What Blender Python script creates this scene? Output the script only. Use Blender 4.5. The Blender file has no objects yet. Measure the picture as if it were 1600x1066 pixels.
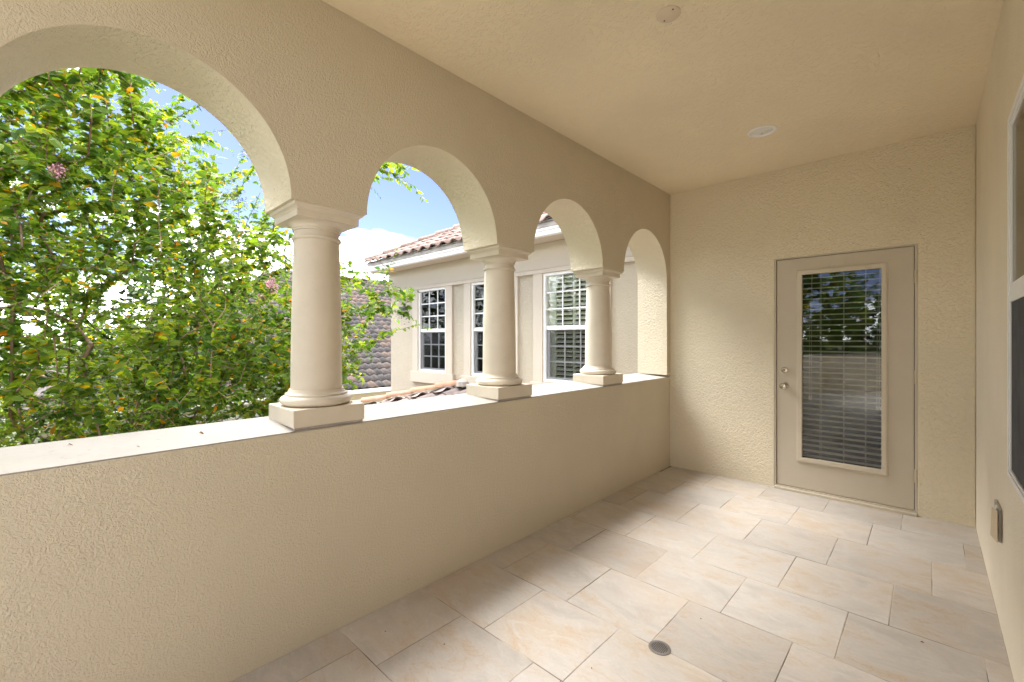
import bpy, bmesh, math, random
import numpy as np
from mathutils import Vector, Matrix
R = math.radians
random.seed(7); rng = np.random.default_rng(7)
sc = bpy.context.scene
COL = sc.collection

# ------------------------------------------------------------------ camera, sky, sun, exposure
cd = bpy.data.cameras.new("camera"); cam = bpy.data.objects.new("camera", cd); COL.objects.link(cam)
cam.location = (0, 0, 1.32); cam.rotation_euler = (R(90), 0, math.atan(651 / 688.))
cd.sensor_width = 36; cd.lens = 688 / 1600. * 36; cd.shift_y = -3 / 1600.
cd.clip_start = 0.03; cd.clip_end = 1500
sc.camera = cam

SUN_DIR = Vector((-0.62, -0.05, 0.80)).normalized()          # towards the sun
SUN_EL = math.asin(SUN_DIR.z); SUN_ROT = math.atan2(SUN_DIR.x, SUN_DIR.y)
w = bpy.data.worlds.new("World"); sc.world = w; w.use_nodes = True
nt = w.node_tree; nt.nodes.clear(); N = nt.nodes.new; L = nt.links.new
out = N("ShaderNodeOutputWorld"); bg = N("ShaderNodeBackground"); bg.inputs[1].default_value = 0.05
sky = N("ShaderNodeTexSky"); sky.sky_type = 'NISHITA'; sky.sun_disc = False
sky.sun_elevation = SUN_EL; sky.sun_rotation = SUN_ROT; sky.dust_density = 0.15; sky.air_density = 0.55; sky.ozone_density = 2.5; sky.altitude = 400
tc = N("ShaderNodeTexCoord"); sep = N("ShaderNodeSeparateXYZ"); L(tc.outputs['Generated'], sep.inputs[0])
mp = N("ShaderNodeMapping"); mp.inputs['Scale'].default_value = (1, 1, 2.4); mp.inputs['Location'].default_value = (5.3, 2.75, 0.12)
L(tc.outputs['Generated'], mp.inputs[0])
no = N("ShaderNodeTexNoise"); no.inputs['Scale'].default_value = 3.2; no.inputs['Detail'].default_value = 9; no.inputs['Roughness'].default_value = 0.52
L(mp.outputs[0], no.inputs['Vector'])
# clouds thicker towards the horizon
el = N("ShaderNodeValToRGB"); ee = el.color_ramp.elements
for k_, (px_, py_) in enumerate(((0, .62), (.17, .58), (.245, .53), (.30, .38), (.46, .37), (.72, .56), (1, .56))):
    q_ = ee[0] if k_ == 0 else (ee[len(ee)-1] if k_ == 6 else ee.new(px_)); q_.color = (py_, py_, py_, 1)
L(sep.outputs[2], el.inputs[0])
ad = N("ShaderNodeMath"); ad.operation = 'ADD'; L(no.outputs[0], ad.inputs[0]); L(el.outputs[0], ad.inputs[1])
sb = N('ShaderNodeMath'); sb.operation = 'SUBTRACT'; L(ad.outputs[0], sb.inputs[0]); sb.inputs[1].default_value = 0.5
cr = N("ShaderNodeValToRGB"); cr.color_ramp.elements[0].position = 0.50; cr.color_ramp.elements[1].position = 0.57
cr.color_ramp.interpolation = 'EASE'
L(sb.outputs[0], cr.inputs[0])
mx = N("ShaderNodeMixRGB"); L(cr.outputs[0], mx.inputs[0])
hz0 = N('ShaderNodeMixRGB'); hz0.blend_type = 'MULTIPLY'; hz0.inputs[0].default_value = 1; hz0.inputs[2].default_value = (0.72, 0.60, 0.66, 1); L(sky.outputs[0], hz0.inputs[1]); L(hz0.outputs[0], mx.inputs[1]); mx.inputs[2].default_value = (15, 15.6, 16.4, 1)
L(mx.outputs[0], bg.inputs[0]); L(bg.outputs[0], out.inputs[0])

sd = bpy.data.lights.new("sun", 'SUN'); sun = bpy.data.objects.new("sun", sd); COL.objects.link(sun)
sd.energy = 1.2; sd.angle = R(38); sd.color = (1, 0.98, 0.95)
sun.rotation_euler = (-SUN_DIR).to_track_quat('-Z', 'Y').to_euler(); sun.location = (10, 8, 20)
sc.view_settings.view_transform = 'Standard'; sc.view_settings.look = 'None'
sc.view_settings.exposure = 3.45; sc.view_settings.gamma = 1; sc.view_settings.use_curve_mapping = False
cy = sc.cycles; cy.max_bounces = 14; cy.diffuse_bounces = 9; cy.glossy_bounces = 5; cy.transparent_max_bounces = 24; cy.transmission_bounces = 8
cy.use_denoising = True; cy.sample_clamp_indirect = 10

# ------------------------------------------------------------------ materials
MATS = {}
def newmat(name):
    m = bpy.data.materials.new(name); m.use_nodes = True; t = m.node_tree
    b = t.nodes['Principled BSDF']; MATS[name] = m
    return m, t, b
def coords(t, scale=(1, 1, 1), rand=0):
    c = t.nodes.new("ShaderNodeTexCoord"); m = t.nodes.new("ShaderNodeMapping"); m.inputs['Scale'].default_value = scale
    t.links.new(c.outputs['Object'], m.inputs[0])
    if rand:
        oi = t.nodes.new("ShaderNodeObjectInfo"); mu = t.nodes.new("ShaderNodeMath"); mu.operation = 'MULTIPLY'; mu.inputs[1].default_value = rand
        t.links.new(oi.outputs['Random'], mu.inputs[0]); t.links.new(mu.outputs[0], m.inputs['Location'])
    return m.outputs[0]
def noise(t, v, s, d=3, r=0.5, dist=0):
    n = t.nodes.new("ShaderNodeTexNoise"); n.inputs['Scale'].default_value = s; n.inputs['Detail'].default_value = d
    n.inputs['Roughness'].default_value = r; n.inputs['Distortion'].default_value = dist; t.links.new(v, n.inputs['Vector']); return n.outputs[0]
def ramp(t, f, stops):
    r = t.nodes.new("ShaderNodeValToRGB"); e = r.color_ramp.elements
    while len(e) < len(stops): e.new(0.5)
    for i, (p, c) in enumerate(stops):
        e[i].position = p; e[i].color = (*c, 1) if len(c) == 3 else c
    t.links.new(f, r.inputs[0]); return r.outputs[0]
def g(v): return (v, v, v)
def mixc(t, f, a, b, mode='MIX'):
    m = t.nodes.new("ShaderNodeMixRGB"); m.blend_type = mode
    for i, s in enumerate((f, a, b)):
        if hasattr(s, 'links'): t.links.new(s, m.inputs[i])
        else: m.inputs[i].default_value = s if i == 0 else (*s, 1)
    return m.outputs[0]
def bump(t, b, h, dist, strength=1):
    n = t.nodes.new("ShaderNodeBump"); n.inputs['Distance'].default_value = dist; n.inputs['Strength'].default_value = strength
    t.links.new(h, n.inputs['Height']); t.links.new(n.outputs[0], b.inputs['Normal'])
def math_(t, op, a, b):
    m = t.nodes.new("ShaderNodeMath"); m.operation = op
    for i, s in enumerate((a, b)):
        if hasattr(s, 'links'): t.links.new(s, m.inputs[i])
        else: m.inputs[i].default_value = s
    return m.outputs[0]

def stucco(name, col, blob=42, depth=0.004, lo=0.44, hi=0.6, scale=(1, 1, 1), dirt=0.06):
    m, t, b = newmat(name); v = coords(t, scale)
    n1 = noise(t, v, blob, 2.5, 0.55, 0.9); n2 = noise(t, v, blob * 5, 2, 0.6)
    h = ramp(t, n1, [(lo, g(0)), (hi, g(1))])
    big = noise(t, v, 1.3, 4, 0.6)
    amp = ramp(t, noise(t, v, 2.6, 3, 0.6), [(0.3, g(0.45)), (0.7, g(1))])
    h2 = math_(t, 'ADD', math_(t, 'MULTIPLY', h, amp), math_(t, 'MULTIPLY', n2, 0.25))
    d = tuple(c * (1 - dirt) for c in col); l = tuple(min(1, c * (1 + dirt)) for c in col)
    c = ramp(t, big, [(0.3, d), (0.7, l)])
    sp = ramp(t, noise(t, v, 60, 2), [(0.74, g(1)), (0.8, g(0.75))])       # small specks of dirt
    c = mixc(t, 1.0, c, sp, 'MULTIPLY')
    t.links.new(c, b.inputs['Base Color']); b.inputs['Roughness'].default_value = 0.72
    b.inputs['Specular IOR Level'].default_value = 0.35
    bump(t, b, h2, depth); return m
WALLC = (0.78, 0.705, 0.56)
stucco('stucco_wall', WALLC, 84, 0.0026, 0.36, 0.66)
stucco('stucco_arcade', (0.60, 0.53, 0.405), 104, 0.0026, 0.34, 0.68)  # same paint as stucco_wall, its shade is put into a darker colour
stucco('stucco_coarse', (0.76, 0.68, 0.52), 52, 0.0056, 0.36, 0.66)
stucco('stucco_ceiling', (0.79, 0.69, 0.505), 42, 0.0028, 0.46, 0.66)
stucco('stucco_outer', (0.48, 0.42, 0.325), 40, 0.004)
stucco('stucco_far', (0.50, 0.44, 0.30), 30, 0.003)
stucco('trim_paint', (0.55, 0.485, 0.40), 20, 0.0006, dirt=0.03)

def paint(name, col, rough=0.5, wear=0.03, bumpd=0.0004, spec=0.4, metal=0):
    m, t, b = newmat(name); v = coords(t)
    n = noise(t, v, 6, 5, 0.6)
    c = ramp(t, n, [(0.3, tuple(x * (1 - wear) for x in col)), (0.7, tuple(min(1, x * (1 + wear)) for x in col))])
    t.links.new(c, b.inputs['Base Color']); b.inputs['Metallic'].default_value = metal
    rr = ramp(t, noise(t, v, 14, 3), [(0.3, g(max(0, rough - 0.07))), (0.7, g(min(1, rough + 0.07)))]); t.links.new(rr, b.inputs['Roughness'])
    b.inputs['Specular IOR Level'].default_value = spec
    if bumpd: bump(t, b, noise(t, v, 160, 2), bumpd)
    return m
paint('column_paint', (0.62, 0.55, 0.445), 0.5, 0.06, 0.0007)
paint('door_paint', (0.54, 0.48, 0.385), 0.45, 0.02)
paint('door_trim', (0.58, 0.52, 0.41), 0.4, 0.02)
paint('white_vinyl', (0.80, 0.80, 0.79), 0.35, 0.02, 0)
paint('white_gutter', (0.82, 0.82, 0.81), 0.4, 0.04, 0)
paint('blind_white', (0.80, 0.78, 0.70), 0.45, 0.02, 0)
paint('shutter_paint', (0.84, 0.84, 0.78), 0.5, 0.03, 0)
paint('dark_gap', (0.05, 0.04, 0.03), 0.8, 0.2, 0)
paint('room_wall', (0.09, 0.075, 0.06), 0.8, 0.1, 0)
paint('nickel', (0.55, 0.50, 0.42), 0.22, 0.08, 0, 0.5, 1)
paint('brass_dark', (0.10, 0.08, 0.06), 0.4, 0.08, 0, 0.5, 1)
paint('hinge_paint', (0.58, 0.50, 0.36), 0.35, 0.05, 0)
paint('drain_metal', (0.32, 0.30, 0.29), 0.45, 0.25, 0.0003, 0.5, 0.8)
paint('drain_dark', (0.012, 0.011, 0.01), 0.8, 0.2, 0)
paint('galvanised', (0.42, 0.40, 0.35), 0.5, 0.15, 0, 0.5, 0.3)
paint('cover_beige', (0.55, 0.45, 0.30), 0.5, 0.05, 0)
paint('cover_plate', (0.68, 0.57, 0.43), 0.4, 0.02, 0)
paint('black_plastic', (0.03, 0.03, 0.025), 0.5, 0.05, 0)
paint('screen_mesh', (0.045, 0.047, 0.055), 0.75, 0.25, 0.0003)
paint('lamp_white', (0.86, 0.86, 0.84), 0.45, 0.03, 0)
paint('lamp_lens', (0.74, 0.74, 0.72), 0.3, 0.06, 0)
paint('garage_white', (0.52, 0.51, 0.52), 0.5, 0.05, 0)
paint('mortar', (0.42, 0.37, 0.33), 0.9, 0.25, 0.004)
paint('dead_leaf', (0.16, 0.08, 0.03), 0.8, 0.4, 0)
paint('berry', (0.16, 0.17, 0.05), 0.6, 0.3, 0)
paint('berry_dark', (0.05, 0.055, 0.06), 0.6, 0.3, 0)
paint('petal', (0.70, 0.38, 0.48), 0.7, 0.15, 0)

# parapet top: smooth cream paint with faint leaf stains
m, t, b = newmat('sill_paint'); v = coords(t)
c = ramp(t, noise(t, v, 3.5, 6, 0.65), [(0.3, (0.27, 0.245, 0.215)), (0.6, (0.32, 0.29, 0.255))])
sp = ramp(t, noise(t, v, 38, 4, 0.65), [(0.62, g(1)), (0.72, (0.80, 0.72, 0.62))]); c = mixc(t, 1.0, c, sp, 'MULTIPLY')
t.links.new(c, b.inputs['Base Color']); b.inputs['Roughness'].default_value = 0.6; bump(t, b, noise(t, v, 30, 4), 0.0012)

# travertine-look floor tile
m, t, b = newmat('floor_tile')
v = coords(t, (1.0, 1.9, 1), 37.0)
n1 = noise(t, v, 2.6, 6, 0.62, 0.8); n2 = noise(t, v, 5.5, 8, 0.68, 1.6); n3 = noise(t, v, 70, 3, 0.6)
c = ramp(t, n1, [(0.30, (0.44, 0.41, 0.38)), (0.5, (0.54, 0.505, 0.465)), (0.68, (0.515, 0.44, 0.36))])
vein = ramp(t, n2, [(0.545, g(0)), (0.575, g(1)), (0.61, g(0))]); mask = ramp(t, n1, [(0.44, g(0.1)), (0.62, g(0.6))])
c = mixc(t, math_(t, 'MULTIPLY', vein, mask), c, (0.50, 0.34, 0.20))
wh = ramp(t, n2, [(0.36, g(0.6)), (0.44, g(0))]); c = mixc(t, wh, c, (0.58, 0.55, 0.515))
c = mixc(t, 1.0, c, ramp(t, n3, [(0.3, g(0.93)), (0.65, g(1.0))]), 'MULTIPLY')
oi = t.nodes.new("ShaderNodeObjectInfo"); c = mixc(t, 1.0, c, ramp(t, oi.outputs['Random'], [(0, (0.86, 0.83, 0.80)), (0.5, g(1.0)), (1, (1.03, 1.0, 0.97))]), 'MULTIPLY')
gc = t.nodes.new("ShaderNodeNewGeometry"); st = noise(t, gc.outputs['Position'], 1.1, 4, 0.6)
c = mixc(t, ramp(t, st, [(0.54, g(0)), (0.72, g(0.62))]), c, (0.46, 0.34, 0.24))
t.links.new(c, b.inputs['Base Color'])
t.links.new(ramp(t, n1, [(0.3, g(0.36)), (0.7, g(0.5))]), b.inputs['Roughness']); b.inputs['Specular IOR Level'].default_value = 0.4
bump(t, b, math_(t, 'ADD', n2, math_(t, 'MULTIPLY', n3, 0.3)), 0.0012)

m, t, b = newmat('grout'); v = coords(t)
c = ramp(t, noise(t, v, 2.2, 4, 0.6), [(0.36, (0.07, 0.06, 0.05)), (0.46, (0.26, 0.22, 0.18)), (0.54, (0.52, 0.46, 0.38))])
t.links.new(c, b.inputs['Base Color']); b.inputs['Roughness'].default_value = 0.9; bump(t, b, noise(t, v, 200, 2), 0.001)

def glass(name, tint=(1, 1, 1), ior=1.6, rough=0.0, warp=0.0):
    m = bpy.data.materials.new(name); m.use_nodes = True; t = m.node_tree; t.nodes.clear(); MATS[name] = m
    o = t.nodes.new("ShaderNodeOutputMaterial"); mi = t.nodes.new("ShaderNodeMixShader"); fr = t.nodes.new("ShaderNodeFresnel"); fr.inputs[0].default_value = ior
    gl = t.nodes.new("ShaderNodeBsdfGlossy"); gl.inputs['Roughness'].default_value = rough; tr = t.nodes.new("ShaderNodeBsdfTransparent")
    tr.inputs[0].default_value = (*tint, 1)
    if warp:
        bn = t.nodes.new("ShaderNodeBump"); bn.inputs['Distance'].default_value = warp; t.links.new(noise(t, coords(t), 3, 1), bn.inputs['Height']); t.links.new(bn.outputs[0], gl.inputs['Normal'])
    t.links.new(fr.outputs[0], mi.inputs[0]); t.links.new(tr.outputs[0], mi.inputs[1]); t.links.new(gl.outputs[0], mi.inputs[2]); t.links.new(mi.outputs[0], o.inputs[0])
glass('door_glass', (0.92, 0.93, 0.92), 1.6, 0.0, 0.0006)
glass('window_glass', (0.97, 0.985, 0.96), 1.38, 0.02, 0.001)
glass('side_glass', (0.55, 0.55, 0.45), 1.5, 0.05, 0.001)

def tilemat(name, stops, island):
    m, t, b = newmat(name)
    if island: s = t.nodes.new("ShaderNodeNewGeometry").outputs['Random Per Island']
    else: s = t.nodes.new("ShaderNodeObjectInfo").outputs['Random']
    c = ramp(t, s, stops); v = coords(t, (1, 1, 1), 0 if island else 11)
    c = mixc(t, 1.0, c, ramp(t, noise(t, v, 9, 5, 0.65), [(0.3, g(0.72)), (0.65, g(1.05))]), 'MULTIPLY')
    t.links.new(c, b.inputs['Base Color']); b.inputs['Roughness'].default_value = 0.8; b.inputs['Specular IOR Level'].default_value = 0.25
    bump(t, b, noise(t, v, 70, 3), 0.003)
FAR = [(0, (0.085, 0.075, 0.072)), (0.4, (0.125, 0.108, 0.098)), (0.7, (0.165, 0.13, 0.108)), (1, (0.23, 0.155, 0.115))]
WING = [(0, (0.25, 0.165, 0.135)), (0.5, (0.33, 0.225, 0.185)), (1, (0.38, 0.275, 0.23))]
LOW = [(0, (0.20, 0.16, 0.15)), (0.5, (0.30, 0.24, 0.22)), (1, (0.40, 0.30, 0.26))]
CAP = [(0, (0.42, 0.22, 0.15)), (0.5, (0.48, 0.26, 0.165)), (1, (0.50, 0.30, 0.18))]
for nm, s in (('far_tile', FAR), ('wing_tile', WING), ('low_tile', LOW), ('cap_tile', CAP)):
    tilemat(nm, s, False); tilemat(nm + '_stuff', s, True)
paint('roof_felt', (0.10, 0.085, 0.08), 0.9, 0.2, 0)

def leafmat(name, island, stops, trans=0.42):
    m = bpy.data.materials.new(name); m.use_nodes = True; t = m.node_tree; MATS[name] = m; b = t.nodes['Principled BSDF']
    if island: s = t.nodes.new("ShaderNodeNewGeometry").outputs['Random Per Island']
    else: s = t.nodes.new("ShaderNodeObjectInfo").outputs['Random']
    c = ramp(t, s, stops)
    gp = t.nodes.new("ShaderNodeNewGeometry")
    c = mixc(t, 1.0, c, ramp(t, noise(t, gp.outputs['Position'], 1.6, 3), [(0.35, (0.72, 0.80, 0.9)), (0.65, (1.2, 1.12, 0.9))]), 'MULTIPLY')
    t.links.new(c, b.inputs['Base Color']); b.inputs['Roughness'].default_value = 0.5; b.inputs['Specular IOR Level'].default_value = 0.35
    tr = t.nodes.new("ShaderNodeBsdfTranslucent"); cc = mixc(t, 1.0, c, (2.0, 1.85, 0.65), 'MULTIPLY'); t.links.new(cc, tr.inputs[0])
    mi = t.nodes.new("ShaderNodeMixShader"); mi.inputs[0].default_value = trans
    t.links.new(b.outputs[0], mi.inputs[1]); t.links.new(tr.outputs[0], mi.inputs[2]); t.links.new(mi.outputs[0], t.nodes['Material Output'].inputs[0])
GREEN = [(0, (0.045, 0.105, 0.02)), (0.3, (0.085, 0.17, 0.028)), (0.7, (0.17, 0.26, 0.032)), (0.962, (0.25, 0.30, 0.03)), (0.972, (0.50, 0.36, 0.02)), (0.99, (0.62, 0.31, 0.02)), (1, (0.5, 0.18, 0.02))]
DARK = [(0, (0.025, 0.06, 0.015)), (0.5, (0.05, 0.10, 0.02)), (1, (0.09, 0.15, 0.03))]
leafmat('leaf_green', True, GREEN, 0.52); leafmat('leaf_single', False, GREEN, 0.5); leafmat('leaf_dark', True, DARK, 0.3)
m, t, b = newmat('bark'); v = coords(t, (1, 1, 0.35))
t.links.new(ramp(t, noise(t, v, 16, 5, 0.6), [(0.35, (0.17, 0.10, 0.065)), (0.6, (0.36, 0.24, 0.17))]), b.inputs['Base Color']); b.inputs['Roughness'].default_value = 0.75
bump(t, b, noise(t, v, 40, 3), 0.004)
m, t, b = newmat('grass'); v = coords(t)
t.links.new(ramp(t, noise(t, v, 1.7, 8, 0.7), [(0.3, (0.06, 0.075, 0.03)), (0.7, (0.12, 0.13, 0.06))]), b.inputs['Base Color']); b.inputs['Roughness'].default_value = 0.9
bump(t, b, noise(t, v, 25, 4), 0.05)
m, t, b = newmat('driveway'); v = coords(t)
t.links.new(ramp(t, noise(t, v, 3, 8, 0.7), [(0.3, (0.30, 0.29, 0.28)), (0.7, (0.42, 0.40, 0.39))]), b.inputs['Base Color']); b.inputs['Roughness'].default_value = 0.85

# ------------------------------------------------------------------ mesh helpers
def put(o, parent=None, **props):
    COL.objects.link(o)
    if parent is not None: o.parent = parent
    for k, val in props.items(): o[k] = val
    return o
def empty(name, loc=(0, 0, 0), rz=0, label=None, cat=None, group=None):
    o = bpy.data.objects.new(name, None); o.location = loc; o.rotation_euler = (0, 0, rz); o.empty_display_size = 0.2
    COL.objects.link(o)
    if label: o['label'] = label
    if cat: o['category'] = cat
    if group: o['group'] = group
    return o
def tag(o, label=None, cat=None, group=None, kind=None):
    for k, val in (('label', label), ('category', cat), ('group', group), ('kind', kind)):
        if val: o[k] = val
    return o
class MB:
    def __init__(s): s.v = []; s.f = []; s.m = []
    def add(s, vs, fs, mi=0):
        o = len(s.v); s.v += [tuple(p) for p in vs]; s.f += [tuple(i + o for i in f) for f in fs]; s.m += [mi] * len(fs); return s
    def box(s, a, b, mi=0):
        x0, y0, z0 = a; x1, y1, z1 = b
        return s.add([(x0,y0,z0),(x1,y0,z0),(x1,y1,z0),(x0,y1,z0),(x0,y0,z1),(x1,y0,z1),(x1,y1,z1),(x0,y1,z1)],
                     [(0,3,2,1),(4,5,6,7),(0,1,5,4),(1,2,6,5),(2,3,7,6),(3,0,4,7)], mi)
    def lathe(s, prof, n=32, axis='z', c=(0, 0, 0), cap0=True, cap1=True, mi=0):
        vs = []; fs = []
        for r, h in prof:
            for k in range(n):
                a = 2 * math.pi * k / n; p = (r * math.cos(a), r * math.sin(a), h)
                if axis == 'y': p = (p[0], p[2], p[1])
                if axis == 'x': p = (p[2], p[0], p[1])
                vs.append((p[0] + c[0], p[1] + c[1], p[2] + c[2]))
        for j in range(len(prof) - 1):
            for k in range(n): fs.append((j*n+k, j*n+(k+1)%n, (j+1)*n+(k+1)%n, (j+1)*n+k))
        if cap0: fs.append(tuple(range(n))[::-1])
        if cap1: fs.append(tuple((len(prof)-1)*n + k for k in range(n)))
        return s.add(vs, fs, mi)
    def tube(s, pts, r, n=6, mi=0):
        pts = [Vector(p) for p in pts]; vs = []; fs = []
        for i, p in enumerate(pts):
            d = (pts[min(i+1, len(pts)-1)] - pts[max(i-1, 0)]).normalized()
            u = d.orthogonal().normalized(); q = d.cross(u)
            rr = r[i] if isinstance(r, (list, tuple)) else r
            for k in range(n):
                a = 2*math.pi*k/n; vs.append(p + (u*math.cos(a) + q*math.sin(a)) * rr)
        for j in range(len(pts)-1):
            for k in range(n): fs.append((j*n+k, j*n+(k+1)%n, (j+1)*n+(k+1)%n, (j+1)*n+k))
        fs.append(tuple(range(n))[::-1]); fs.append(tuple((len(pts)-1)*n+k for k in range(n)))
        return s.add(vs, fs, mi)
    def build(s, name, mats, parent=None, smooth=False, bevel=0, seg=2, **props):
        me = bpy.data.meshes.new(name); me.from_pydata(s.v, [], s.f)
        for mm in (mats if isinstance(mats, (list, tuple)) else [mats]): me.materials.append(MATS[mm])
        if any(s.m): me.polygons.foreach_set('material_index', s.m)
        bm = bmesh.new(); bm.from_mesh(me); bmesh.ops.recalc_face_normals(bm, faces=bm.faces); bm.to_mesh(me); bm.free()
        if smooth: me.polygons.foreach_set('use_smooth', [True]*len(me.polygons)); me.set_sharp_from_angle(angle=R(40))
        me.update()
        o = bpy.data.objects.new(name, me); put(o, parent, **props)
        if bevel:
            md = o.modifiers.new('bevel', 'BEVEL'); md.width = bevel; md.segments = seg; md.limit_method = 'ANGLE'; md.angle_limit = R(50); md.harden_normals = False
        return o
def rawmesh(name, verts, faces_flat, loop_tot, mats, mat_idx=None, smooth=False):
    me = bpy.data.meshes.new(name); nv = len(verts); nf = len(loop_tot)
    me.vertices.add(nv); me.vertices.foreach_set('co', np.asarray(verts, dtype=np.float32).ravel())
    me.loops.add(len(faces_flat)); me.loops.foreach_set('vertex_index', np.asarray(faces_flat, dtype=np.int32))
    me.polygons.add(nf); ls = np.concatenate(([0], np.cumsum(loop_tot)[:-1])).astype(np.int32)
    me.polygons.foreach_set('loop_start', ls)
    for mm in mats: me.materials.append(MATS[mm])
    if mat_idx is not None: me.polygons.foreach_set('material_index', np.asarray(mat_idx, dtype=np.int32))
    if smooth: me.polygons.foreach_set('use_smooth', [True]*nf)
    me.update(calc_edges=True); me.validate(); return me

# ------------------------------------------------------------------ dimensions (metres), balcony floor at z = 0, ground at -3.1
XI, XO = -1.955, -2.28           # arcade wall, inner and outer face
XR = 0.24                        # right-hand wall
YE = 4.464                       # end wall with the door
YB = -1.47                       # roof cut short here to let light in, added open terrace behind
YT = -4.75; XT = 1.4             # far parapets of the added terrace
CEIL = 2.82; GZ = -3.1
SPRING = 1.915; AR = 0.438; RISE = 0.452
ARCH = [(3.506, 4.383), (2.282, 3.159), (1.054, 1.932), (-0.166, 0.711), (-1.39, -0.513)]
SI, SO = 0.926, 0.951            # sill height, inner and outer edge
YW = 5.30                        # wall of the neighbouring wing

# ------------------------------------------------------------------ setting
mb = MB(); G = 700
mb.add([(-G,-G,GZ),(G,-G,GZ),(G,G,GZ),(-G,G,GZ)], [(0,1,2,3)]); mb.build('ground', 'grass', kind='structure')
mb = MB(); mb.add([(-14.4,-9,GZ+.03),(-10.6,-9,GZ+.03),(-10.6,22,GZ+.03),(-14.4,22,GZ+.03)], [(0,1,2,3)]); mb.build('driveway', 'driveway', kind='structure')

# balcony floor: grout bed + every tile
floor = empty('balcony_floor'); floor['kind'] = 'structure'
MB().box((XI-.05, YT-.05, -.20), (XR+.05, YE+.16, -.0016)).build('grout_bed', 'grout', floor)
MB().box((XR+.051, YT-.05, -.20), (XT+.05, -1.335, -.0016)).build('grout_bed', 'grout', floor)  # bed under the added terrace floor
rows = [-4.75, -4.485, -4.035, -3.585, -3.135, -2.685, -2.235, -1.785, -1.335, -.885, -.435, .015, .465, .915, 1.368, 1.800, 2.233, 2.668, 3.130, 3.608, 4.070, 4.475]
tx0 = -1.173; cache = {}
def tile_mesh(wx, wy):
    key = (round(wx, 3), round(wy, 3))
    if key in cache: return cache[key]
    gp = 0.0030; gq = .0048; c = 0.0013; x0, x1, y0, y1 = -wx/2+gp/2, wx/2-gp/2, -wy/2+gq/2, wy/2-gq/2
    vs = [(x0,y0,-.012),(x1,y0,-.012),(x1,y1,-.012),(x0,y1,-.012),(x0,y0,-c),(x1,y0,-c),(x1,y1,-c),(x0,y1,-c),
          (x0+c,y0+c,0),(x1-c,y0+c,0),(x1-c,y1-c,0),(x0+c,y1-c,0)]
    fs = [(0,1,5,4),(1,2,6,5),(2,3,7,6),(3,0,4,7),(4,5,9,8),(5,6,10,9),(6,7,11,10),(7,4,8,11),(8,9,10,11)]
    me = bpy.data.meshes.new('floor_tile'); me.from_pydata(vs, [], fs); me.materials.append(MATS['floor_tile']); me.update(); cache[key] = me
    return me
for i in range(len(rows)-1):
    y0, y1 = rows[i], rows[i+1]; off = tx0 + 0.1475*(i-13)
    k0 = math.floor((XI-off)/.449); xe_ = XT if y1 < -1.3 else XR
    for k in range(k0, k0+15):
        a, b_ = max(off + k*.449, XI), min(off+(k+1)*.449, xe_)
        if b_-a < 0.02: continue
        o = bpy.data.objects.new('floor_tile', tile_mesh(b_-a, y1-y0)); o.location = ((a+b_)/2, (y0+y1)/2, random.uniform(-.0006, .0006))
        o.rotation_euler = (random.uniform(-.0012, .0012), random.uniform(-.0012, .0012), 0); put(o, floor)

# ceiling slab with its eave
MB().box((XI+.002, YB-.20, CEIL), (XR+.16, YE-.002, CEIL+.14)).build('balcony_ceiling', 'stucco_ceiling', kind='structure')

# ---- arcade wall (upper part pierced by the arches, parapet below)
arc = empty('arcade_wall', (XI, 1.5, 0), label='beige stucco balcony wall pierced by round arches above a solid parapet', cat='wall')
def L_(o):  # keep world coordinates under a moved empty
    o.matrix_parent_inverse = Matrix.Translation(-o.parent.location) if o.parent.rotation_euler.z == 0 else (Matrix.Translation(o.parent.location) @ o.parent.rotation_euler.to_matrix().to_4x4()).inverted()
    return o
prof = []                                   # lower edge of the upper wall, (y, z) from front to back
n = 40
prof.append((YE-.001, SO)); prof.append((4.383, SO))
for ai, (a, b_) in enumerate(ARCH):
    cyy = (a+b_)/2
    for k in range(n+1):
        th = math.pi*k/n
        prof.append((cyy + AR*math.cos(th), SPRING + RISE*math.sin(th)))
prof.append((-1.39, SO)); prof.append((YB-.20, SO))
# front end post: straight jamb from the sill to the springing is covered by the profile's first two points
vs = []; fs = []
TOP = CEIL + .12; soff = []
for (y, z) in prof:
    for x in (XI, XO): vs += [(x, y, z), (x, y, TOP)]
for i in range(len(prof)-1):
    A, B = i*4, (i+1)*4
    y0, y1 = prof[i][0], prof[i+1][0]
    if abs(y0-y1) > 1e-6:
        fs += [(A, B, B+1, A+1), (A+2, A+3, B+3, B+2), (A+1, B+1, B+3, A+3)]
    fs += [(A, A+2, B+2, B)]; soff.append(len(fs)-1)
fs += [(0, 1, 3, 2), tuple(j + (len(prof)-1)*4 for j in (0, 2, 3, 1))]
mb = MB(); mb.add(vs, fs)
for k_ in soff: mb.m[k_] = 1
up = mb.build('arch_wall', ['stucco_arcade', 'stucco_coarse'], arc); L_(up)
md = up.modifiers.new('bevel', 'BEVEL'); md.width = .009; md.segments = 2; md.limit_method = 'ANGLE'; md.angle_limit = R(60)
mb = MB(); zb = -.30
y0, y1 = YB-.20, YE-.002
mb.add([(XI,y0,zb),(XO,y0,zb),(XO,y1,zb),(XI,y1,zb),(XI,y0,SI-.004),(XO,y0,SO-.004),(XO,y1,SO-.004),(XI,y1,SI-.004)],
       [(0,3,2,1),(4,5,6,7),(0,1,5,4),(1,2,6,5),(2,3,7,6),(3,0,4,7)])
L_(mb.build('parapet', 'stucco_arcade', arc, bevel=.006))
e = .004; mb = MB()
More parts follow.
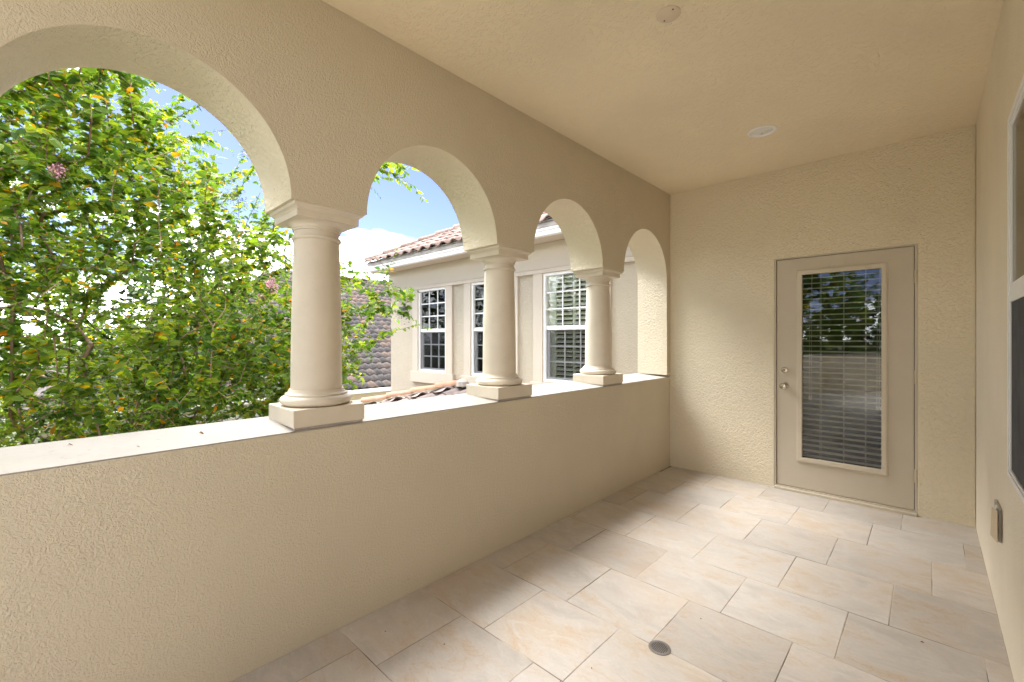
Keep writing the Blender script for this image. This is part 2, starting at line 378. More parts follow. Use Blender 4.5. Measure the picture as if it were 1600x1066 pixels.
mb.add([(XI-e,y0+e,SI-.008),(XO-.01,y0+e,SO-.02),(XO-.01,y1-e,SO-.02),(XI-e,y1-e,SI-.008),(XI-e,y0+e,SI+.001),(XO-.01,y0+e,SO+.001),(XO-.01,y1-e,SO+.001),(XI-e,y1-e,SI+.001)],
       [(0,3,2,1),(4,5,6,7),(0,1,5,4),(1,2,6,5),(2,3,7,6),(3,0,4,7)])
L_(mb.build('sill', 'sill_paint', arc, bevel=.003))
L_(MB().box((XO+.01, .885, GZ), (XO+.019, YE, zb-.011)).build('lower_wall', 'stucco_outer', arc))

# ---- columns
def arcpts(c, r, a0, a1, n):
    return [(c[0]+r*math.cos(R(a0+(a1-a0)*k/n)), c[1]+r*math.sin(R(a0+(a1-a0)*k/n))) for k in range(n+1)]
def column(y, label):
    cx = -2.112; t_ = empty('column', (cx, y, 0.945), label=label, cat='column', group='columns standing along the parapet')
    MB().box((-.154,-.162,-.006), (.154,.162,.070)).build('plinth', 'column_paint', t_, bevel=.003)
    z = .0702
    pr = [(.125, z)] + [(.128+.030*math.sin(R(a)), z+.023-.023*math.cos(R(a))) for a in range(20, 181, 16)] + [(.136, z+.046), (.136, z+.053), (.128, z+.056), (.122, z+.064), (.119, z+.0725)]
    MB().lathe(pr, 56).build('base_moulding', 'column_paint', t_, smooth=True)
    z0, z1 = .142, .832
    sh = []
    for k in range(13):
        q = k/12; sh.append((.1125 - .0125*(q**1.6), z0 + (z1-z0)*q))
    MB().lathe(sh, 56).build('shaft', 'column_paint', t_, smooth=True)
    pr = [(.1005, .8325)] + [(.1015+.0075*math.sin(R(a)), .842-.009*math.cos(R(a))) for a in range(0, 181, 22)] + [(.0985, .852), (.0975, .875)]
    pr += [(.1035, .876), (.1035, .884), (.107, .886)] + [(.107+.031*(1-math.cos(R(a))), .886+.025*math.sin(R(a))) for a in range(10, 91, 16)]
    MB().lathe(pr, 56).build('capital', 'column_paint', t_, smooth=True)
    mb = MB()
    for (r0, za, zb_) in ((.1415,.9115,.9405),):
        mb.box((-r0+.004,-r0,za), (r0-.004,r0,zb_))
    # cyma between abacus and wall
    prev = None; rings = [(.1415,.9406),(.1435,.946),(.149,.951),(.156,.955),(.158,.962),(.158,.9695)]
    vs = []; fs = []
    for r_, zz in rings: vs += [(-r_+.004,-r_,zz),(r_-.004,-r_,zz),(r_-.004,r_,zz),(-r_+.004,r_,zz)]
    for j in range(len(rings)-1):
        for k in range(4): fs.append((j*4+k, j*4+(k+1)%4, (j+1)*4+(k+1)%4, (j+1)*4+k))
    fs += [(0,1,2,3)[::-1], tuple((len(rings)-1)*4+k for k in range(4))]
    mb.add(vs, fs); mb.build('abacus', 'column_paint', t_, bevel=.002)
    # drip of old sealant under the plinth
    MB().box((-.148,-.156,-.020), (.146,.156,-.0062)).build('bedding', 'mortar', t_)
    return t_
column(.8825, 'large foreground column, the tallest looking and leftmost of the three')
column(2.107, 'middle column on the parapet with roof ridge tiles behind its base')
column(3.3325, 'rightmost and smallest looking column in front of the widest window')
column(-.340, 'column on the parapet left of the big arch, beyond the edge of view')

# ---- end wall with door opening
DX0, DX1, DZ1 = -1.0, -.058, 2.034
end = empty('end_wall', (0, YE, 0), label='coarse beige stucco end wall that holds the glazed door', cat='wall')
mb = MB(); A, B, C_, D = XO+.004, DX0, DX1, XR
ow = .15
def quadwall(y):  # frame-shaped face split so that nothing overlaps
    return [(A,y,-.02),(B,y,-.02),(B,y,DZ1),(C_,y,DZ1),(C_,y,-.02),(D,y,-.02),(D,y,CEIL+.14),(A,y,CEIL+.14),(B,y,CEIL+.14),(C_,y,CEIL+.14)]
f_ = [(0,1,2,8,7),(2,3,9,8),(4,5,6,9,3)]
vs = quadwall(YE) + quadwall(YE+ow)
fs = f_ + [tuple(10+i for i in q[::-1]) for q in f_] + [(1,11,12,2),(2,12,13,3),(3,13,14,4),(0,7,17,10),(5,15,16,6),(0,10,11,1),(4,14,15,5),(7,8,18,17),(8,9,19,18),(9,6,16,19)]
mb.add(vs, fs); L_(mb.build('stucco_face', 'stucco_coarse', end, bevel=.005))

# ---- right-hand wall with the window opening
WY0, WY1, WZ0, WZ1 = 1.72, 2.625, 0.775, 2.195
side = empty('side_wall', (XR, 1.5, 0), label='long beige stucco wall close on the right holding a white window', cat='wall')
mb = MB()
def sw(x):
    a, b_, c, d = -1.32, WY0, WY1, YE-.002
    return [(x,a,-.02),(x,b_,-.02),(x,c,-.02),(x,d,-.02),(x,a,WZ0),(x,b_,WZ0),(x,c,WZ0),(x,d,WZ0),(x,a,WZ1),(x,b_,WZ1),(x,c,WZ1),(x,d,WZ1),(x,a,CEIL-.0005),(x,b_,CEIL-.0005),(x,c,CEIL-.0005),(x,d,CEIL-.0005)]
q = []
for r_ in range(3):
    for c in range(3):
        if (r_, c) == (1, 1): continue
        i = r_*4+c; q.append((i, i+1, i+5, i+4))
vs = sw(XR) + sw(XR+.16)
fs = q + [tuple(16+i for i in p[::-1]) for p in q]
rim = [(0,1),(1,2),(2,3),(3,7),(7,11),(11,15),(15,14),(14,13),(13,12),(12,8),(8,4),(4,0),(5,6),(6,10),(10,9),(9,5)]
fs += [(a, b_, b_+16, a+16) for a, b_ in rim]
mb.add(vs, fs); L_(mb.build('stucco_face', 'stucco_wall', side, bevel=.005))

# ---- low parapet round an open terrace added behind the camera for light
back = empty('added_terrace_parapet', (1.0, YT, 0), label='low stucco parapet round an added open terrace behind the camera', cat='wall')
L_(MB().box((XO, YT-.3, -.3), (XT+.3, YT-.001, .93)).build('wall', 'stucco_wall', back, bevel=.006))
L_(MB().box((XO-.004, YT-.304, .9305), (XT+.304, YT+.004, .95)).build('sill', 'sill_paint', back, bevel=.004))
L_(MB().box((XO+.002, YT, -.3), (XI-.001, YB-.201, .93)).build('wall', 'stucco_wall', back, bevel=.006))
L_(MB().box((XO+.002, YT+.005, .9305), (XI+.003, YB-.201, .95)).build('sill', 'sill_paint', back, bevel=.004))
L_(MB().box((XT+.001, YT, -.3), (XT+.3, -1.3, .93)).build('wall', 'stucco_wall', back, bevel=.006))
L_(MB().box((XO+.01, YT-.29, GZ), (XT+.29, -1.5, -.31)).build('lower_storey', 'stucco_outer', back))

# ---- house body round the balcony (blocks the sun as the real house does)
house = empty('main_house', (4, 2, GZ), label='body of the house behind the balcony walls', cat='house')
L_(MB().box((XR+.45, -1.3, GZ), (11, 12.5, 2.9)).build('wall', 'stucco_outer', house))
L_(MB().box((XO+.02, YB, GZ+.001), (XR+.449, YE, -.31)).build('lower_storey', 'stucco_outer', house))
mb = MB(); x0, x1, yy0, yy1, z0 = XR, 11.5, -1.5, 13, 2.99; p = 4.2
mb.add([(x0,yy0,z0),(x1,yy0,z0),(x1,yy1,z0),(x0,yy1,z0),(x0+p,yy0+p,z0+p*.42),(x1-p,yy0+p,z0+p*.42),(x1-p,yy1-p,z0+p*.42),(x0+p,yy1-p,z0+p*.42)],
       [(0,1,5,4),(1,2,6,5),(2,3,7,6),(3,0,4,7),(4,5,6,7),(0,3,2,1)])
L_(mb.build('roof', 'wing_tile_stuff', house))
L_(MB().box((XO-.06, YB-.25, CEIL+.141), (XR-.001, YE+.4, CEIL+.26)).build('roof', 'wing_tile_stuff', house))

# room beyond the door, room beyond the right-hand window
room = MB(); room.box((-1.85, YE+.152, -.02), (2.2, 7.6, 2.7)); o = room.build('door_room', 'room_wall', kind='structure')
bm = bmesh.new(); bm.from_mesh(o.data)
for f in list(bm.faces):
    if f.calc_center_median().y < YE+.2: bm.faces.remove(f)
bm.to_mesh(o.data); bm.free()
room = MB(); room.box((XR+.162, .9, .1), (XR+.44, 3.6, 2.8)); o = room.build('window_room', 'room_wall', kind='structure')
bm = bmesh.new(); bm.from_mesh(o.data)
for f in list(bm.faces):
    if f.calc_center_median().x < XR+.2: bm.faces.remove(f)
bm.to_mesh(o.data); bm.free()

# ------------------------------------------------------------------ door
door = empty('patio_door', (-.53, YE, 0), label='beige half open view glazed door with three hinges in the end wall', cat='door')
door['label'] = 'beige exterior door with one tall glass pane in the end wall'
fy = YE+.012                                            # slab face, just behind the stucco
sx0, sx1, sz0, sz1 = -.984, -.080, .034, 2.018
gx0, gx1, gz0, gz1 = -.792, -.266, .302, 1.874
mb = MB()
def ring(mb, o_, i_, y0, y1, mi=0):
    (a, b_, c, d), (e1, f1, g1, h1) = o_, i_       # x0,x1,z0,z1
    vs = []
    for y in (y0, y1): vs += [(a,y,c),(b_,y,c),(b_,y,d),(a,y,d),(e1,y,g1),(f1,y,g1),(f1,y,h1),(e1,y,h1)]
    fs = []
    for k in range(4):
        k2 = (k+1) % 4
        fs += [(k, k2, 4+k2, 4+k), (8+k2, 8+k, 12+k, 12+k2), (k2, k, 8+k, 8+k2), (4+k, 4+k2, 12+k2, 12+k)]
    mb.add(vs, fs, mi)
ring(mb, (sx0, sx1, sz0, sz1), (gx0-.02, gx1+.02, gz0-.02, gz1+.02), fy, fy+.044); L_(mb.build('door_slab', 'door_paint', door, bevel=.0015))
lf = (-.832, -.230, .262, 1.914)
mb = MB(); ring(mb, lf, (gx0-.012, gx1+.012, gz0-.012, gz1+.012), fy-.010, fy-.0005)
ring(mb, (lf[0]+.008, lf[1]-.008, lf[2]+.008, lf[3]-.008), (gx0, gx1, gz0, gz1), fy-.016, fy-.0102)
ring(mb, (gx0-.0115, gx1+.0115, gz0-.0115, gz1+.0115), (gx0+.001, gx1-.001, gz0+.001, gz1-.001), fy-.0101, fy+.012)
L_(mb.build('lite_frame', 'door_trim', door, bevel=.002))
L_(MB().box((gx0-.008, fy+.014, gz0-.008), (gx1+.008, fy+.018, gz1+.008)).build('glass', 'door_glass', door))
mb = MB(); ring(mb, (DX0+.0005, DX1-.0005, .001, DZ1-.0005), (sx0-.004, sx1+.004, .030, sz1+.004), YE+.004, YE+.10); L_(mb.build('door_frame', 'door_paint', door, bevel=.0015))
mb = MB(); ring(mb, (sx0-.0035, sx1+.0035, .0305, sz1+.0035), (sx0+.012, sx1-.012, sz0+.012, sz1-.012), fy+.046, fy+.085); L_(mb.build('weather_seal', 'dark_gap', door))
L_(MB().box((DX0+.004, YE-.030, -.001), (DX1-.004, YE+.003, .020)).build('threshold', 'door_trim', door, bevel=.003))
for hz_ in (1.79, 1.035, .295):
    mb = MB(); x = -.0705
    for k in range(3): mb.lathe([(.0075, hz_-.05+k*.0336), (.0075, hz_-.05+k*.0336+.032)], 12, c=(x, fy-.006, 0))
    mb.box((x-.003, fy-.002, hz_-.05), (x+.012, fy+.0005, hz_+.05)); L_(mb.build('hinge', 'hinge_paint', door, smooth=True))
kx = -.922
mb = MB(); mb.lathe([(.030, fy-.0002), (.030, fy-.005), (.026, fy-.009), (.013, fy-.012), (.012, fy-.030), (.020, fy-.036), (.0285, fy-.048), (.0290, fy-.058), (.025, fy-.067), (.015, fy-.071)], 28, 'y', (kx, 0, .909))
L_(mb.build('knob', 'nickel', door, smooth=True))
mb = MB(); mb.lathe([(.027, fy-.0002), (.027, fy-.010), (.0235, fy-.019), (.0195, fy-.0195)], 28, 'y', (kx, 0, 1.047)); db = L_(mb.build('deadbolt', 'nickel', door, smooth=True))
mb = MB(); mb.lathe([(.007, fy-.0196), (.007, fy-.0206)], 14, 'y', (kx, 0, 1.047)); kh = mb.build('keyhole', 'brass_dark', db)
# blind hanging in the room behind the glass
bl = empty('window_blind', (-.53, YE+.10, 1.96), label='off-white horizontal slat blind hanging behind the door glass', cat='blind')
by = YE+.118; zz = .26; sm = None
while zz < 1.93:
    me = sm
    if me is None:
        mb = MB(); ns = 5; xs0, xs1 = -.275, .275
        vs = []; 
        for k in range(ns):
            yy = -.022+.044*k/(ns-1); cz = .003*(1-(2*k/(ns-1)-1)**2)
            vs += [(xs0, yy, cz), (xs1, yy, cz), (xs0, yy, cz-.0042), (xs1, yy, cz-.0042)]
        fs = []
        for k in range(ns-1):
            a = k*4; fs += [(a,a+1,a+5,a+4),(a+2,a+6,a+7,a+3)]
        fs += [(0,2,3,1),(16,17,19,18),(0,4,6,2)]
        mb.add(vs, fs); o = mb.build('slat', 'blind_white', bl, smooth=True); sm = o.data
    else: o = put(bpy.data.objects.new('slat', me), bl)
    o.location = (0, by-(YE+.10), zz-1.96+random.uniform(-.001,.001)); o.rotation_euler = (R(random.uniform(5, 9)), R(random.uniform(-.25,.25)), 0)
    zz += .0455
for x in (-.675, -.515, -.371):
    for s_ in (-.024, .024): L_(MB().tube([(x+random.uniform(-.003,.003), by+s_, .24), (x, by+s_, 1.1), (x, by+s_, 1.93)], .0013, 5).build('ladder_cord', 'blind_white', bl))
for x, n_, zl in ((-.752, 2, .83), (-.30, 3, .79)):
    for k in range(n_):
        xx = x+k*.014; L_(MB().tube([(xx, by-.032, zl), (xx+.002, by-.030, 1.4), (x+.02, by-.028, 1.92)], .0011, 5).build('pull_cord', 'blind_white', bl))
        L_(MB().lathe([(.002, zl+.004), (.006, zl-.010), (.008, zl-.030), (.006, zl-.036)], 10, c=(xx, by-.032, 0)).build('tassel', 'blind_white', bl, smooth=True))
L_(MB().box((-.812, by-.03, 1.935), (-.248, by+.03, 1.975)).build('head_rail', 'blind_white', bl))

# ------------------------------------------------------------------ right-hand window
win = empty('side_window', (XR, 2.28, WZ0), label='white framed sash window cut by the right edge, lower half screened dark', cat='window')
def ringx(mb, o_, i_, x0, x1):
    (a, b_, c, d), (e1, f1, g1, h1) = o_, i_
    vs = []
    for x in (x0, x1): vs += [(x,a,c),(x,b_,c),(x,b_,d),(x,a,d),(x,e1,g1),(x,f1,g1),(x,f1,h1),(x,e1,h1)]
    fs = []
    for k in range(4):
        k2 = (k+1) % 4
        fs += [(k, k2, 4+k2, 4+k), (8+k2, 8+k, 12+k, 12+k2), (k2, k, 8+k, 8+k2), (4+k, 4+k2, 12+k2, 12+k)]
    mb.add(vs, fs)
a, b_, c, d = WY0+.001, WY1-.001, WZ0+.001, WZ1-.001; fw = .034
mb = MB(); ringx(mb, (a, b_, c, d), (a+fw, b_-fw, c+fw, d-fw), XR-.010, XR+.03)
ringx(mb, (a+.006, b_-.006, c+.006, d-.006), (a+.024, b_-.024, c+.024, d-.024), XR-.014, XR-.0102); L_(mb.build('frame', 'white_vinyl', win, bevel=.002))
mz = 1.495
L_(MB().box((XR-.009, a+fw+.0005, mz-.030), (XR+.028, b_-fw-.0005, mz+.032)).build('meeting_rail', 'white_vinyl', win, bevel=.002))
mb = MB(); ringx(mb, (a+fw+.001, b_-fw-.001, mz+.0325, d-fw-.001), (a+fw+.014, b_-fw-.014, mz+.042, d-fw-.014), XR-.006, XR+.020); L_(mb.build('upper_sash', 'white_vinyl', win))
L_(MB().box((XR-.003, a+fw+.012, mz+.040), (XR-.001, b_-fw-.012, d-fw-.012)).build('upper_pane', 'side_glass', win))
for k in (1, 2):
    yy = a+fw+(b_-a-2*fw)*k/3; L_(MB().box((XR+.004, yy-.008, mz+.043), (XR+.010, yy+.008, d-fw-.015)).build('muntin', 'shutter_paint', win))
    zz = mz+(d-fw-mz)*k/3; L_(MB().box((XR+.0045, a+fw+.015, zz-.008), (XR+.0095, b_-fw-.015, zz+.008)).build('muntin', 'shutter_paint', win))
L_(MB().box((XR-.005, a+fw+.001, c+fw+.001), (XR-.003, b_-fw-.001, mz-.031)).build('insect_screen', 'screen_mesh', win))
L_(MB().box((XR+.1, a+.02, c+.02), (XR+.104, b_-.02, d-.02)).build('blind', 'shutter_paint', win))

# ------------------------------------------------------------------ wall box, ceiling light, round cover, floor drain
ob = empty('outlet_box', (XR, 3.02, .47), label='open electrical box with a torn beige cover low on right wall', cat='outlet box')
mb = MB(); ringx(mb, (2.945, 3.115, .405, .555), (2.955, 3.105, .413, .547), XR-.012, XR-.0005); L_(mb.build('box', 'galvanised', ob, bevel=.002))
L_(MB().box((XR-.003, 2.955, .413), (XR-.0008, 3.105, .547)).build('box_back', 'black_plastic', ob))
mb = MB(); mb.add([(XR-.016,2.92,.41),(XR-.030,3.00,.415),(XR-.026,2.995,.545),(XR-.016,2.92,.552),(XR-.018,2.92,.41),(XR-.033,3.00,.415),(XR-.029,2.995,.545),(XR-.018,2.92,.552)],
    [(0,1,2,3),(7,6,5,4),(0,4,5,1),(1,5,6,2),(2,6,7,3),(3,7,4,0)]); L_(mb.build('cover_flap', 'cover_beige', ob))
L_(MB().tube([(XR-.006,3.04,.55),(XR-.016,3.03,.51),(XR-.010,3.045,.46),(XR-.016,3.035,.42)], .006, 8).build('wire', 'blind_white', ob, smooth=True))
L_(MB().lathe([(.006, XR-.004), (.005, XR-.012)], 10, 'x', (0, 3.06, .412)).build('screw', 'nickel', ob))

cl = empty('ceiling_light', (-.872, 3.547, CEIL), label='unlit white recessed downlight near the door end of the ceiling', cat='ceiling light')
MB().lathe([(.094, -.0003), (.094, -.004), (.088, -.007), (.076, -.007), (.070, -.003), (.069, -.0003)], 48, cap0=False, cap1=False).build('trim_ring', 'lamp_white', cl, smooth=True)
MB().lathe([(.069, -.0004), (.060, -.0006)], 48, cap0=False, cap1=False).build('baffle', 'lamp_lens', cl, smooth=True)
MB().lathe([(.062, -.0012), (.050, -.0035), (.020, -.0052), (.001, -.0055)], 48).build('lens', 'lamp_lens', cl, smooth=True)
cv = empty('ceiling_cover', (-.872, 1.973, CEIL), label='round blank cover plate with two screws on the ceiling', cat='cover plate')
MB().lathe([(.054, -.0003), (.054, -.003), (.052, -.0045), (.001, -.0047)], 48).build('plate', 'cover_plate', cv, smooth=True)
for s_ in (-1, 1): MB().lathe([(.0042, -.0048), (.0042, -.0058)], 12, c=(.030*s_, -.022*s_, 0)).build('screw', 'brass_dark', cv)

dr = empty('floor_drain', (-.835, 1.800, 0), label='small round grey metal drain grate set in the tiles', cat='drain')
MB().lathe([(.046, .0008), (.0455, .0026), (.0335, .0026), (.0325, .0006)], 48, cap0=False, cap1=False).build('rim', 'drain_metal', dr, smooth=True)
MB().lathe([(.034, .0010), (.001, .0011)], 32).build('hole_shade', 'drain_dark', dr)  # flat near-black disc painted as the shade of the drain hole
for k in range(-4, 5):
    x = k*.0070; hl = math.sqrt(max(0, .0328**2-x*x))
    MB().box((x-.0013, -hl, .0012), (x+.0013, hl, .0024)).build('grate_bar', 'drain_metal', dr)
    o = MB().box((-hl, x-.0011, .0013), (hl, x+.0011, .0022)).build('grate_bar', 'drain_metal', dr)

# ------------------------------------------------------------------ roof tiles
PITCH = .30
def stile_profile(nseg=8, amp=.030):
    return [(-PITCH/2+PITCH*k/nseg, amp*math.cos(2*math.pi*k/nseg+math.pi)) for k in range(nseg+1)]
def stile_geo(course=.36, nseg=8, amp=.030):
    pr = stile_profile(nseg, amp); vs = []; fs = []; Lt = course*1.12; n1 = nseg+1
    for (x, z) in pr: vs.append((x, 0, z+.034))
    for (x, z) in pr: vs.append((x, Lt, z+.004))
    for (x, z) in pr: vs.append((x, 0, z+.014))
    for k in range(nseg): fs += [(k, k+1, n1+k+1, n1+k), (k, 2*n1+k, 2*n1+k+1, k+1)]
    return vs, fs
TM = {}
def tile_roof(parent, origin, e, up, n_, width, slope, keep, mat, course=.36, limit=280, name='roof_tile'):
    """lay S tiles on the plane origin + a*e + b*up; the nearest are parts, the rest one joined part"""
    e, up, n_ = Vector(e).normalized(), Vector(up).normalized(), Vector(n_).normalized(); og = Vector(origin)
    rot = Matrix((e, up, n_)).transposed()
    spots = []
    for j in range(int(slope/course)+1):
        for i in range(int(width/PITCH)+1):
            p = og + e*((i+.5)*PITCH) + up*(j*course)
            if keep((i+.5)*PITCH, j*course): spots.append(p)
    camp = Vector((0, 0, 1.3)); fw_ = Vector((-.687, .7266, 0))
    def score(p):
        d = p-camp; z = d.dot(fw_); x = d.x*.7266+d.y*.687
        return d.length + (1000 if (z < .5 or abs(x/z) > 1.2) else 0)
    spots.sort(key=score)
    key = (mat, course)
    if key not in TM:
        vs, fs = stile_geo(course); me = bpy.data.meshes.new(name); me.from_pydata(vs, [], fs); me.materials.append(MATS[mat])
        me.polygons.foreach_set('use_smooth', [len(fs) and (k % 2 == 0) for k in range(len(fs))]); me.update(); TM[key] = me
    inv = Matrix.Identity(4)
    q = rot.to_4x4()
    pw = Vector((0, 0, 0)); pp = parent
    while pp is not None: pw = pw + pp.location; pp = pp.parent
    for p in spots[:limit]:
        o = bpy.data.objects.new(name, TM[key]); o.parent = parent
        o.matrix_basis = Matrix.Translation(p-pw + n_*random.uniform(-.003,.003)) @ q @ Matrix.Rotation(R(random.uniform(-.6,.6)), 4, 'Z'); COL.objects.link(o)
    rest = spots[limit:]
    if rest:
        vs, fs = stile_geo(course, 6); V = np.array(vs); Q = np.array(rot); V = V @ Q.T
        P = np.array([tuple(p-pw) for p in rest]); W = (P[:, None, :] + V[None]).reshape(-1, 3)
        F = np.array(fs); FF = (F[None] + (np.arange(len(rest))*len(vs))[:, None, None]).reshape(-1)
        me = rawmesh(name+'s', W, FF, np.full(len(rest)*len(fs), 4), [mat+'_stuff'])
        put(bpy.data.objects.new(name+'_courses', me), parent, kind='stuff')
def caps(parent, a, b, mat, r=.085, step=.40, name='ridge_cap'):
    a, b = Vector(a), Vector(b); d = (b-a); n_ = max(1, int(d.length/step)); d = d/n_; dn = d.normalized()
    sd_ = dn.cross(Vector((0,0,1))).normalized(); u = sd_.cross(dn)
    pw = Vector((0, 0, 0)); pp = parent
    while pp is not None: pw = pw + pp.location; pp = pp.parent
    me = None
    for k in range(n_):
        if me is None:
            mb = MB(); vs = []; fs = []; ns = 8
            for q_, (t_, rr) in enumerate(((0, r*1.06), (d.length*1.1, r*.88))):
                for s_ in range(ns+1):
                    an = math.pi*s_/ns; vs.append((rr*1.1*math.cos(an), t_, rr*math.sin(an)*.9+(.02 if q_ == 0 else 0)))
            for s_ in range(ns+1):
                an = math.pi*s_/ns; vs.append((r*.9*math.cos(an), 0, r*.82*math.sin(an)*.9+.02))
            for s_ in range(ns): fs += [(s_, s_+1, ns+2+s_, ns+1+s_), (s_, 2*(ns+1)+s_, 2*(ns+1)+s_+1, s_+1)]
            me = bpy.data.meshes.new(name); me.from_pydata(vs, [], fs); me.materials.append(MATS[mat]); me.polygons.foreach_set('use_smooth', [k2 % 2 == 0 for k2 in range(len(fs))]); me.update()
        o = bpy.data.objects.new(name, me); o.parent = parent
        o.matrix_basis = Matrix.Translation(a + d*k - pw) @ Matrix((sd_, dn, u)).transposed().to_4x4(); COL.objects.link(o)

# ------------------------------------------------------------------ wing of the house seen through the arches
wing = empty('house_wing', (-5.5, YW, GZ), label='cream house wing with white gutter, pink tiled roof and three windows', cat='house')
WXL, WXR = -8.744, XO-.001
wins = [(-7.66, -6.735), (-6.013, -5.045), (-4.335, -3.33)]; wz0, wz1 = .66, 2.335
mb = MB()
# front wall built as strips round the window openings
xs = [WXL] + [x for w_ in wins for x in w_] + [XI+.4]
for i in range(len(xs)-1):
    if i % 2 == 0: mb.box((xs[i], YW, GZ), (xs[i+1], YW+.18, 2.86))
    else: mb.box((xs[i], YW, GZ), (xs[i+1], YW+.18, wz0)); mb.box((xs[i], YW, wz1), (xs[i+1], YW+.18, 2.86))
mb.box((WXL, YW+.181, GZ), (WXL+.18, 13, 2.86))
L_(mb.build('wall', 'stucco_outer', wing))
L_(MB().box((WXL-.035, YW-.035, 2.405), (WXR, YW-.0005, 2.80)).build('frieze', 'trim_paint', wing, bevel=.003))
L_(MB().box((WXL-.045, YW-.050, 2.336), (WXR, YW-.0005, 2.400)).build('frieze_band', 'trim_paint', wing, bevel=.003))
L_(MB().box((WXL-.035, YW-.0004, 2.405), (WXL-.0005, 13, 2.80)).build('frieze', 'trim_paint', wing, bevel=.003))
for (a, b_) in wins:
    for (p0, p1) in ((a-.187, a-.001), (b_+.001, b_+.19)): L_(MB().box((p0, YW-.040, .652), (p1, YW-.0005, 2.3355)).build('window_surround', 'trim_paint', wing, bevel=.003))
    L_(MB().box((a-.235, YW-.060, .44), (b_+.24, YW-.0005, .6515)).build('window_sill', 'trim_paint', wing, bevel=.004))
def wing_window(a, b_):
    W = empty('window', (0, 0, 0)); W.parent = wing; W.location = ((a+b_)/2 - wing.location.x, YW-wing.location.y, wz0-wing.location.z)
    W.rotation_euler = (0, 0, 0); w2 = (b_-a)/2; h_ = wz1-wz0
    mb = MB(); ring(mb, (-w2+.001, w2-.001, .001, h_-.001), (-w2+.045, w2-.045, .045, h_-.045), -.018, .10); mb.build('frame', 'white_vinyl', W, bevel=.002)
    mid = h_*.49
    MB().box((-w2+.046, .004, mid-.02), (w2-.046, .055, mid+.045)).build('meeting_rail', 'white_vinyl', W, bevel=.002)
    def grid(x0, x1, z0, z1, y, mat, rows_=3):
        bw = .011
        xs_ = [x0+(x1-x0)*k/3 for k in range(4)]; zs_ = [z0+(z1-z0)*k/rows_ for k in range(rows_+1)]
        for k in (1, 2): MB().box((xs_[k]-bw, y-.006, z0), (xs_[k]+bw, y+.006, z1)).build('muntin', mat, W)
        for k in range(1, rows_): MB().box((x0, y-.0055, zs_[k]-bw), (x1, y+.0055, zs_[k]+bw)).build('muntin', mat, W)
        for r_ in range(rows_):
            for c_ in range(3):
                MB().box((xs_[c_]+bw*.6, y-.002, zs_[r_]+bw*.6), (xs_[c_+1]-bw*.6, y+.002, zs_[r_+1]-bw*.6)).build('pane', 'window_glass', W)
    grid(-w2+.046, w2-.046, mid+.046, h_-.046, .022, 'white_vinyl')
    mb = MB(); ring(mb, (-w2+.046, w2-.046, .046, mid-.021), (-w2+.085, w2-.066, .075, mid-.03), .035, .065); mb.build('lower_sash', 'white_gutter', W)
    grid(-w2+.087, w2-.068, .077, mid-.032, .050, 'white_vinyl')
    m_ = MB(); sx = MATS['tint_screen'] if 'tint_screen' in MATS else None
    MB().box((-w2+.047, .010, .047), (w2-.047, .012, mid-.022)).build('screen', 'tint_screen', W)
    # shutter: side stiles and louvres, joined because each louvre is only a few pixels
    mb = MB(); y_ = .105
    for (p0, p1) in ((-w2+.02, -w2+.17), (-.02, .02), (w2-.10, w2-.02)):
        mb.box((p0, y_-.015, .02), (p1, y_+.015, h_-.02))
    mb.build('shutter_frame', 'shutter_paint', W)
    mb = MB(); z_ = .06
    while z_ < h_-.06:
        for (p0, p1) in ((-w2+.172, -.022), (.022, w2-.102)):
            mb.add([(p0, y_-.030, z_+.002), (p1, y_-.030, z_+.002), (p1, y_+.030, z_+.028), (p0, y_+.030, z_+.028), (p0, y_-.030, z_-.018), (p1, y_-.030, z_-.018), (p1, y_+.030, z_+.016), (p0, y_+.030, z_+.016)],
                   [(0,1,2,3),(7,6,5,4),(0,4,5,1),(1,5,6,2),(2,6,7,3),(3,7,4,0)])
        z_ += .070
    mb.build('louvres', 'shutter_paint', W, kind='stuff')
    MB().box((-w2-.2, .55, -.2), (w2+.2, .58, h_+.2)).build('room_backing', 'room_wall', W)
glass('tint_screen', (0.80, 0.80, 0.82), 1.12, 0.3)
for a, b_ in wins: wing_window(a, b_)
# soffit, fascia, gutter
EX, EY = -9.12, 4.93
L_(MB().box((EX+.03, EY+.02, 2.802), (WXR, YW+.05, 2.83)).build('soffit', 'trim_paint', wing))
L_(MB().box((EX+.03, YW+.051, 2.802), (WXL+.05, 13, 2.83)).build('soffit', 'trim_paint', wing))
L_(MB().box((EX+.02, EY, 2.80), (WXR, EY+.0195, 3.0)).build('fascia', 'white_gutter', wing))
pr = [(0, 2.79), (-.07, 2.785), (-.085, 2.80), (-.088, 2.845), (-.105, 2.862), (-.108, 2.885), (-.100, 2.885), (-.098, 2.865), (-.080, 2.848), (-.076, 2.802), (-.002, 2.80)]
vs = []; fs = []
for x in (EX-.06, WXR): vs += [(x, EY-.002+yy, z) for yy, z in pr]
k_ = len(pr); fs = [(i, (i+1) % k_, k_+(i+1) % k_, k_+i) for i in range(k_)] + [tuple(range(k_))[::-1], tuple(range(k_, 2*k_))]
mb = MB(); mb.add(vs, fs); L_(mb.build('gutter', 'white_gutter', wing))
roof = empty('roof', (0, 0, 0)); roof.parent = wing; 
PT = .52; nv = Vector((0, -PT, 1)).normalized(); upv = Vector((0, 1, PT)).normalized(); rz0 = 2.985
mb = MB(); H_ = 4.2
mb.add([(EX, EY-.05, rz0), (0, EY-.05, rz0), (0, EY-.05+H_, rz0+H_*PT), (EX+H_, EY-.05+H_, rz0+H_*PT), (EX, 13, rz0), (EX+H_, 13, rz0+H_*PT)], [(0,1,2,3), (0,3,5,4)])
o = mb.build('roof_deck', 'roof_felt', roof); o.location = -wing.location
